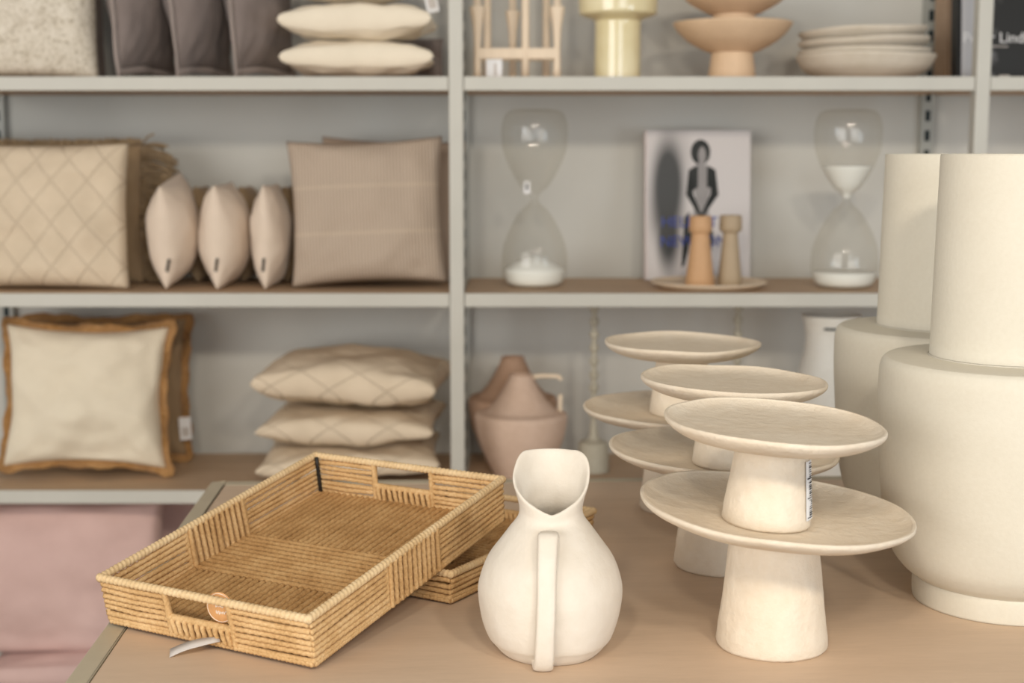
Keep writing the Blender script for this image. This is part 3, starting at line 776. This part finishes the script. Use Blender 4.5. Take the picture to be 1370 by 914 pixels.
def cushion(name, label, loc, w, h, t, mat, rot=(0, 0, 0), group=None, seed=0, lying=False, pinch=.06, wr=.006, puff=.42, trim=None, tagpos=None, labelpos=None, trimmat=None, sag=0, flange=None):
    parts = trim or tagpos or labelpos or flange
    m, tr = pillow_mesh(w, h, t, pinch, seed, lying, wr=wr, puff=puff)
    if not parts:
        o = m.build(name, mat); o.location = loc; o.rotation_euler = rot
        return tag(o, label, 'cushion', group)
    T = thing(name, label, 'cushion', loc, 0, group, rot)
    m.build('cover', mat, T)
    rnd = random.Random(seed * 13 + 5)
    B = border(w, h, pinch, 60)
    if flange:
        m = MB(); P = []
        for (x, z, u, v) in B:
            ny = noise.noise(Vector((u * 2.5 + seed, v * 2.5, 3))) * .006
            s = 1 + flange / (w / 2) * .9; s2 = 1 + flange / (h / 2) * .9
            e0 = noise.noise(Vector((u * 2 + seed, v * 2, 7))) * wr * .9
            P.append(tr([(x * .97, e0 + .002, z * .97), (x * s, e0 + ny + .001, z * s2), (x * s, e0 + ny - .001, z * s2), (x * .97, e0 - .002, z * .97)]))
        m.grid(P, wrapu=True, wrapv=True); m.build('flange', trimmat or mat, T)
    if trim == 'ruffle':
        m = MB(); P = []
        for i, (x, z, u, v) in enumerate(B):
            ang = i * .9; L = .015 + .0025 * math.sin(i * .21 + seed) + .0015 * math.sin(i * .55) + rnd.uniform(-.001, .001)
            nx, nz_ = (u if abs(u) > .999 else u * .25), (v if abs(v) > .999 else v * .25)
            ln = math.hypot(nx, nz_); nx /= ln; nz_ /= ln
            wv = .014 * math.sin(i * .24 + seed) ; e0 = noise.noise(Vector((u * 2 + seed, v * 2, 7))) * wr * .9
            row = []
            for q in np.linspace(0, 1, 6): row.append((x * .985 + nx * L * q, e0 + wv * q + .004, z * .985 + nz_ * L * q))
            for q in np.linspace(1, 0, 6): row.append((x * .985 + nx * L * q, e0 + wv * q - .004, z * .985 + nz_ * L * q))
            P.append(tr([row])[0])
        m.grid(P, wrapu=True, wrapv=True); m.build('ruffle_trim', trimmat, T)
    if trim == 'fringe':
        m = MB()
        B2 = border(w, h, pinch, 260)
        for (x, z, u, v) in B2:
            if v < -.99: continue
            nx, nz_ = (u if abs(u) > .999 else u * .15), (v if abs(v) > .999 else v * .15)
            ln = math.hypot(nx, nz_); nx /= ln; nz_ /= ln
            L = rnd.uniform(.050, .075) * (1 if abs(nx) > .7 else .32); dr = rnd.uniform(-.25, .35); sy = rnd.uniform(-.45, .15); L *= .8 if abs(u * v) > .9 else 1
            pts = []
            for q in np.linspace(0, 1, 5):
                pts.append((x * .985 + nx * L * q - nz_ * dr * L * q * .6, sy * L * q + .004 * math.sin(q * 5 + dr * 9), z * .985 + nz_ * L * q + nx * dr * L * q * .6 - .35 * L * q * q)); pts[-1] = pts[-1][:2] + (max(pts[-1][2], -h / 2 + .002 + rnd.random() * .01),)
            m.rope(tr([pts])[0], .0021, amp=0, seg=5, step=.012)
        m.build('fringe', trimmat, T)
    if tagpos:
        for (dx, dy, dz, a) in ([tagpos] if not isinstance(tagpos, list) else tagpos):
            m = MB(); m.box((-.011, -.0006, -.022), (.011, .0006, .022)); m.box((-.007, -.0011, -.015), (.007, -.0006, .002), 1)
            o = m.build('price_tag', [M['paper'], M['greypaper']], T, False); o.location = (dx, dy, dz); o.rotation_euler = a; o['label'] = 'white price tag'
    if labelpos:
        (dx, dy, dz, a) = labelpos
        m = MB(); m.box((-.0024, -.0008, -.012), (.0024, .0008, .012)); o = m.build('sewn_label', M['label'], T, False); o.location = (dx, dy, dz); o.rotation_euler = a; o['label'] = 'small dark sewn label'
    return T
def P3(px, Y, z): return (xx(px, 300 if z > .9 else 600, Y), Y, z)
gU, gM, gL = ZU + .001, ZM + .001, ZL + .001
# top shelf, left bay
w = .42
cushion('cushion', 'beige speckled boucle cushion in the upper left corner of the shelves', (xx(135, 100, 2.60) - w / 2 - .004, 2.60, gU), w, .36, .13, M['boucle'], (R_(-6), 0, 0), seed=1, pinch=.03, wr=.008)
for i, (px, a, lab) in enumerate(((158, 75, 'charcoal velvet cushion standing on edge beside the speckled boucle cushion'), (236, 74, 'charcoal velvet cushion standing on edge, middle of three'), (314, 70, 'charcoal velvet cushion standing on edge beside the cream cushion stack'))):
    Y = 2.655; xf = xx(px, 100, 2.55)
    cushion('cushion', lab, (xf + .105 * math.cos(R_(a)), Y, gU + .014), .20, .34, .098, M['charcoal'], (R_(-5), 0, R_(a)), 'charcoal cushions standing on edge', 10 + i, False, .07, .007, .62, flange=.013, trimmat=M['charflange'])
cushion('cushion', 'dark grey cushion just showing behind the speckled boucle cushion', (xx(134, 100, 2.76) - .10, 2.765, gU), .22, .33, .07, M['charcoal'], (0, 0, 0), seed=17, pinch=.03)
z = gU
for i, (dx, t, lab) in enumerate(((0, .062, 'cream cotton cushion at the bottom of the top-shelf stack'), (.002, .066, 'cream cotton cushion in the middle of the top-shelf stack'), (-.002, .07, 'cream cotton cushion on top of the top-shelf stack'))):
    cushion('cushion', lab, (xx(481, 100, 2.61) + dx, 2.61, z), .272, .19, t, M['cream'], (0, R_(-.5), R_(3 - 3 * i)), 'cream cushions stacked on the top shelf', 20 + i, True, .15, .004, .27,
            tagpos=(.132, -.07, .066, (0, R_(-14), R_(20))) if i == 1 else None)
    z += t * 1.0 + .0045
cushion('cushion', 'small dark grey cushion behind the cream stack on the top shelf', (xx(555, 100, 2.765), 2.765, gU), .11, .085, .06, M['charcoal'], (0, 0, 0), seed=29, pinch=.04)
# middle shelf, left bay
w = .345
qx = xx(172, 390, 2.56) - w / 2 - .002
cushion('cushion', 'beige diamond-quilted cushion standing in front on the middle shelf', (qx, 2.582, gM + .001), w, .264, .105, M['quilt'], (R_(-5), 0, R_(-2)), seed=31, pinch=.035, wr=.007, puff=.36)
cushion('cushion', 'brown long-fringed cushion standing behind the diamond-quilted one', (qx - .004, 2.71, gM + .001), w, .262, .08, M['brownlinen'], (R_(-3), 0, R_(-2)), seed=33, pinch=.03, wr=.006, trim='fringe', trimmat=M['fringe'])
for i, (px, wd) in enumerate(((237, .094), (303, .094), (365, .074))):
    Y = 2.645; lab = ['first', 'second', 'third'][i]
    cushion('cushion', 'small oat linen cushion standing edge-on with dark label, %s from the quilted cushion' % lab, (xx(px, 385, Y), Y, gM), .17, .188, wd, M['oat'], (0, R_((8, 1, 0)[i]), R_(-90)), 'small oat cushions standing edge-on', 41 + i, False, .025, .003, .58,
            labelpos=(.0845, (.006, .000, -.002)[i], .045, (0, R_((14, 9, 6)[i]), R_(90))))
for i, px in enumerate((272, 331, 388)):
    Y = 2.765; lab = ['left', 'middle', 'right'][i]
    cushion('cushion', 'small brown linen cushion at the back behind the oat ones, %s of three' % {'left': 'leftmost', 'middle': 'middle', 'right': 'rightmost'}[lab], (xx(px, 385, Y), Y + .01, gM), .10, .182, .07, M['brownlinen'], (0, 0, R_(-90)), 'small brown cushions behind the oat ones', 51 + i, False, .03, .003)
w = .285
cushion('cushion', 'taupe ribbed cushion standing in front beside the middle shelf post', (xx(494, 390, 2.585), 2.60, gM + .001), w, .268, .115, M['rib'], (R_(-6), R_(-2), R_(1)), seed=61, pinch=.065, wr=.006, puff=.34)
cushion('cushion', 'plain taupe cushion standing behind the ribbed cushion', (xx(520, 390, 2.70), 2.72, gM + .001), .275, .268, .08, M['taupe'], (R_(-4), R_(2), R_(-2)), seed=63, pinch=.05, wr=.006)
# lower shelf, left bay
w = .315
cushion('cushion', 'cream linen cushion with brown ruffled edge, in front on the lower shelf', (xx(109, 600, 2.58), 2.60, gL + .012), w - .012, .268, .12, M['cream2'], (R_(-8), R_(1.5), R_(3)), seed=71, pinch=.11, wr=.009, puff=.36, trim='ruffle', trimmat=M['jute'])
cushion('cushion', 'brown ruffle-edged cushion standing directly behind the cream linen one', (xx(134, 600, 2.69), 2.735, gL + .012), w, .27, .07, M['brownlinen'], (R_(-7), 0, R_(2)), seed=73, pinch=.07, wr=.008, trim='ruffle', trimmat=M['jute'], tagpos=(.158, -.03, .055, (0, R_(-4), R_(10))))
z = gL
for i, (px, w, t, rzz, lab) in enumerate(((470, .335, .064, 3, 'cream diamond-stitched cushion at the bottom of the lower-shelf stack'), (474, .325, .064, -2, 'cream diamond-stitched cushion in the middle of the lower-shelf stack'), (476, .338, .096, -4, 'plump cream diamond-stitched cushion on top of the lower-shelf stack'))):
    cushion('cushion', lab, (xx(px, 600, 2.63), 2.665, z), w, .30, t, M['diamond'], (0, R_((-1, 0, 2)[i]), R_(rzz)), 'cream cushions stacked on the lower shelf', 81 + i, True, .07, .006, .30)
    z += t * 1.0 + .0045
# bottom shelf: pink cushions
gB = ZB + .001
cushion('cushion', 'dusty pink cushion lying flat under the large pink ones', (-.69, 2.655, gB), .58, .28, .072, M['pink'], (0, 0, 0), seed=91, lying=True, pinch=.015, wr=.005, puff=.2)
cushion('cushion', 'large dusty pink velvet cushion standing below the lower shelf, bottom left', (xx(212, 780, 2.56) - .23, 2.60, gB + .061), .46, .292, .14, M['pink'], (R_(-4), 0, 0), seed=93, pinch=.03, wr=.008, puff=.3)
cushion('cushion', 'dusty pink cushion just showing behind the large pink one beside the table', (xx(258, 780, 2.70) - .22, 2.74, gB + .070), .44, .288, .10, M['pink'], (R_(-3), 0, 0), seed=95, pinch=.03, wr=.006)

# ------------------------------------------------------------------ set every cushion and book down on what carries it
bpy.context.view_layer.update()
def meshes(o): return ([o] if o.type == 'MESH' else []) + [q for c in o.children for q in meshes(c)]
def extent(o):
    P = []
    for q in meshes(o):
        a = np.empty(len(q.data.vertices) * 3); q.data.vertices.foreach_get('co', a); mw = np.array(q.matrix_world)
        P.append(a.reshape(-1, 3) @ mw[:3, :3].T + mw[:3, 3])
    P = np.concatenate(P); return P.min(0), P.max(0)
for o in list(S.objects):
    if o.parent is None and o.get('category') in ('cushion', 'book'):
        lo, hi = extent(o)
        for z in (ZU, ZM, ZL) + ((ZB,) if 'flat' in o['label'] else ()):
            if abs(lo[2] - z) < .025 or -.06 < lo[2] - z < 0: o.location.z += z + .0012 - lo[2]
        if hi[1] > YB - .02: o.location.y -= hi[1] - (YB - .02)

# ------------------------------------------------------------------ light
W = bpy.data.worlds.new('world'); S.world = W; W.use_nodes = True
wt = W.node_tree; bg = wt.nodes['Background']; bg.inputs[1].default_value = 1
tc = wt.nodes.new('ShaderNodeTexCoord'); sx = wt.nodes.new('ShaderNodeSeparateXYZ'); wr = wt.nodes.new('ShaderNodeValToRGB'); mr = wt.nodes.new('ShaderNodeMapRange')
wt.links.new(tc.outputs['Generated'], sx.inputs[0]); wt.links.new(sx.outputs[2], mr.inputs[0]); mr.inputs[1].default_value = -1; mr.inputs[2].default_value = 1
wt.links.new(mr.outputs[0], wr.inputs[0]); wt.links.new(wr.outputs[0], bg.inputs[0])
e = wr.color_ramp.elements; e.new(.5); e.new(.68)
for k_, (p_, c_) in enumerate(((0, (.26, .22, .18, 1)), (.46, (.50, .50, .50, 1)), (.66, (.36, .36, .37, 1)), (1, (.17, .15, .13, 1)))): e[k_].position = p_; e[k_].color = c_
def area(name, loc, target, size, power, col, sy=None):
    l = bpy.data.lights.new(name, 'AREA'); l.energy = power; l.color = col; l.size = size
    if sy: l.shape = 'RECTANGLE'; l.size_y = sy
    o = bpy.data.objects.new(name, l); COL.objects.link(o); o.location = loc
    o.rotation_euler = (Vector(target) - Vector(loc)).to_track_quat('-Z', 'Y').to_euler(); return o
area('window_light', (-2.3, -1.3, 1.30), (.1, 1.7, .95), 2.4, 62, (1, .99, .965), 1.6)
area('shop_light', (.9, -1.8, 1.35), (.3, 1.7, .95), 1.6, 22, (.84, .92, 1), 1.2)
for (x, y) in ((-.35, -.6), (.25, -.7), (.8, -.5)):
    area('ceiling_spot', (x, y, 2.15), (x * .9, 2.4, 1.0), .16, 11, (1, .90, .76))
area('side_daylight', (2.2, -.4, 1.0), (.5, 1.4, .85), 1.0, 13, (.74, .87, 1), .8)

# ------------------------------------------------------------------ camera
cam = bpy.data.cameras.new('camera'); co = bpy.data.objects.new('camera', cam); COL.objects.link(co)
co.location = (0, 0, CZ); co.rotation_euler = (PI / 2 - PITCH, 0, 0)
cam.sensor_fit = 'HORIZONTAL'; cam.sensor_width = 36; cam.lens = 36 * F / 1370
cam.clip_start = .02
cam.dof.use_dof = True; cam.dof.focus_distance = 1.36; cam.dof.aperture_fstop = 5.0
S.camera = co
S.view_settings.view_transform = 'Standard'; S.view_settings.look = 'None'; S.view_settings.exposure = 0; S.view_settings.gamma = 1
S.cycles.use_denoising = True
S.cycles.max_bounces = 8; S.cycles.transparent_max_bounces = 16
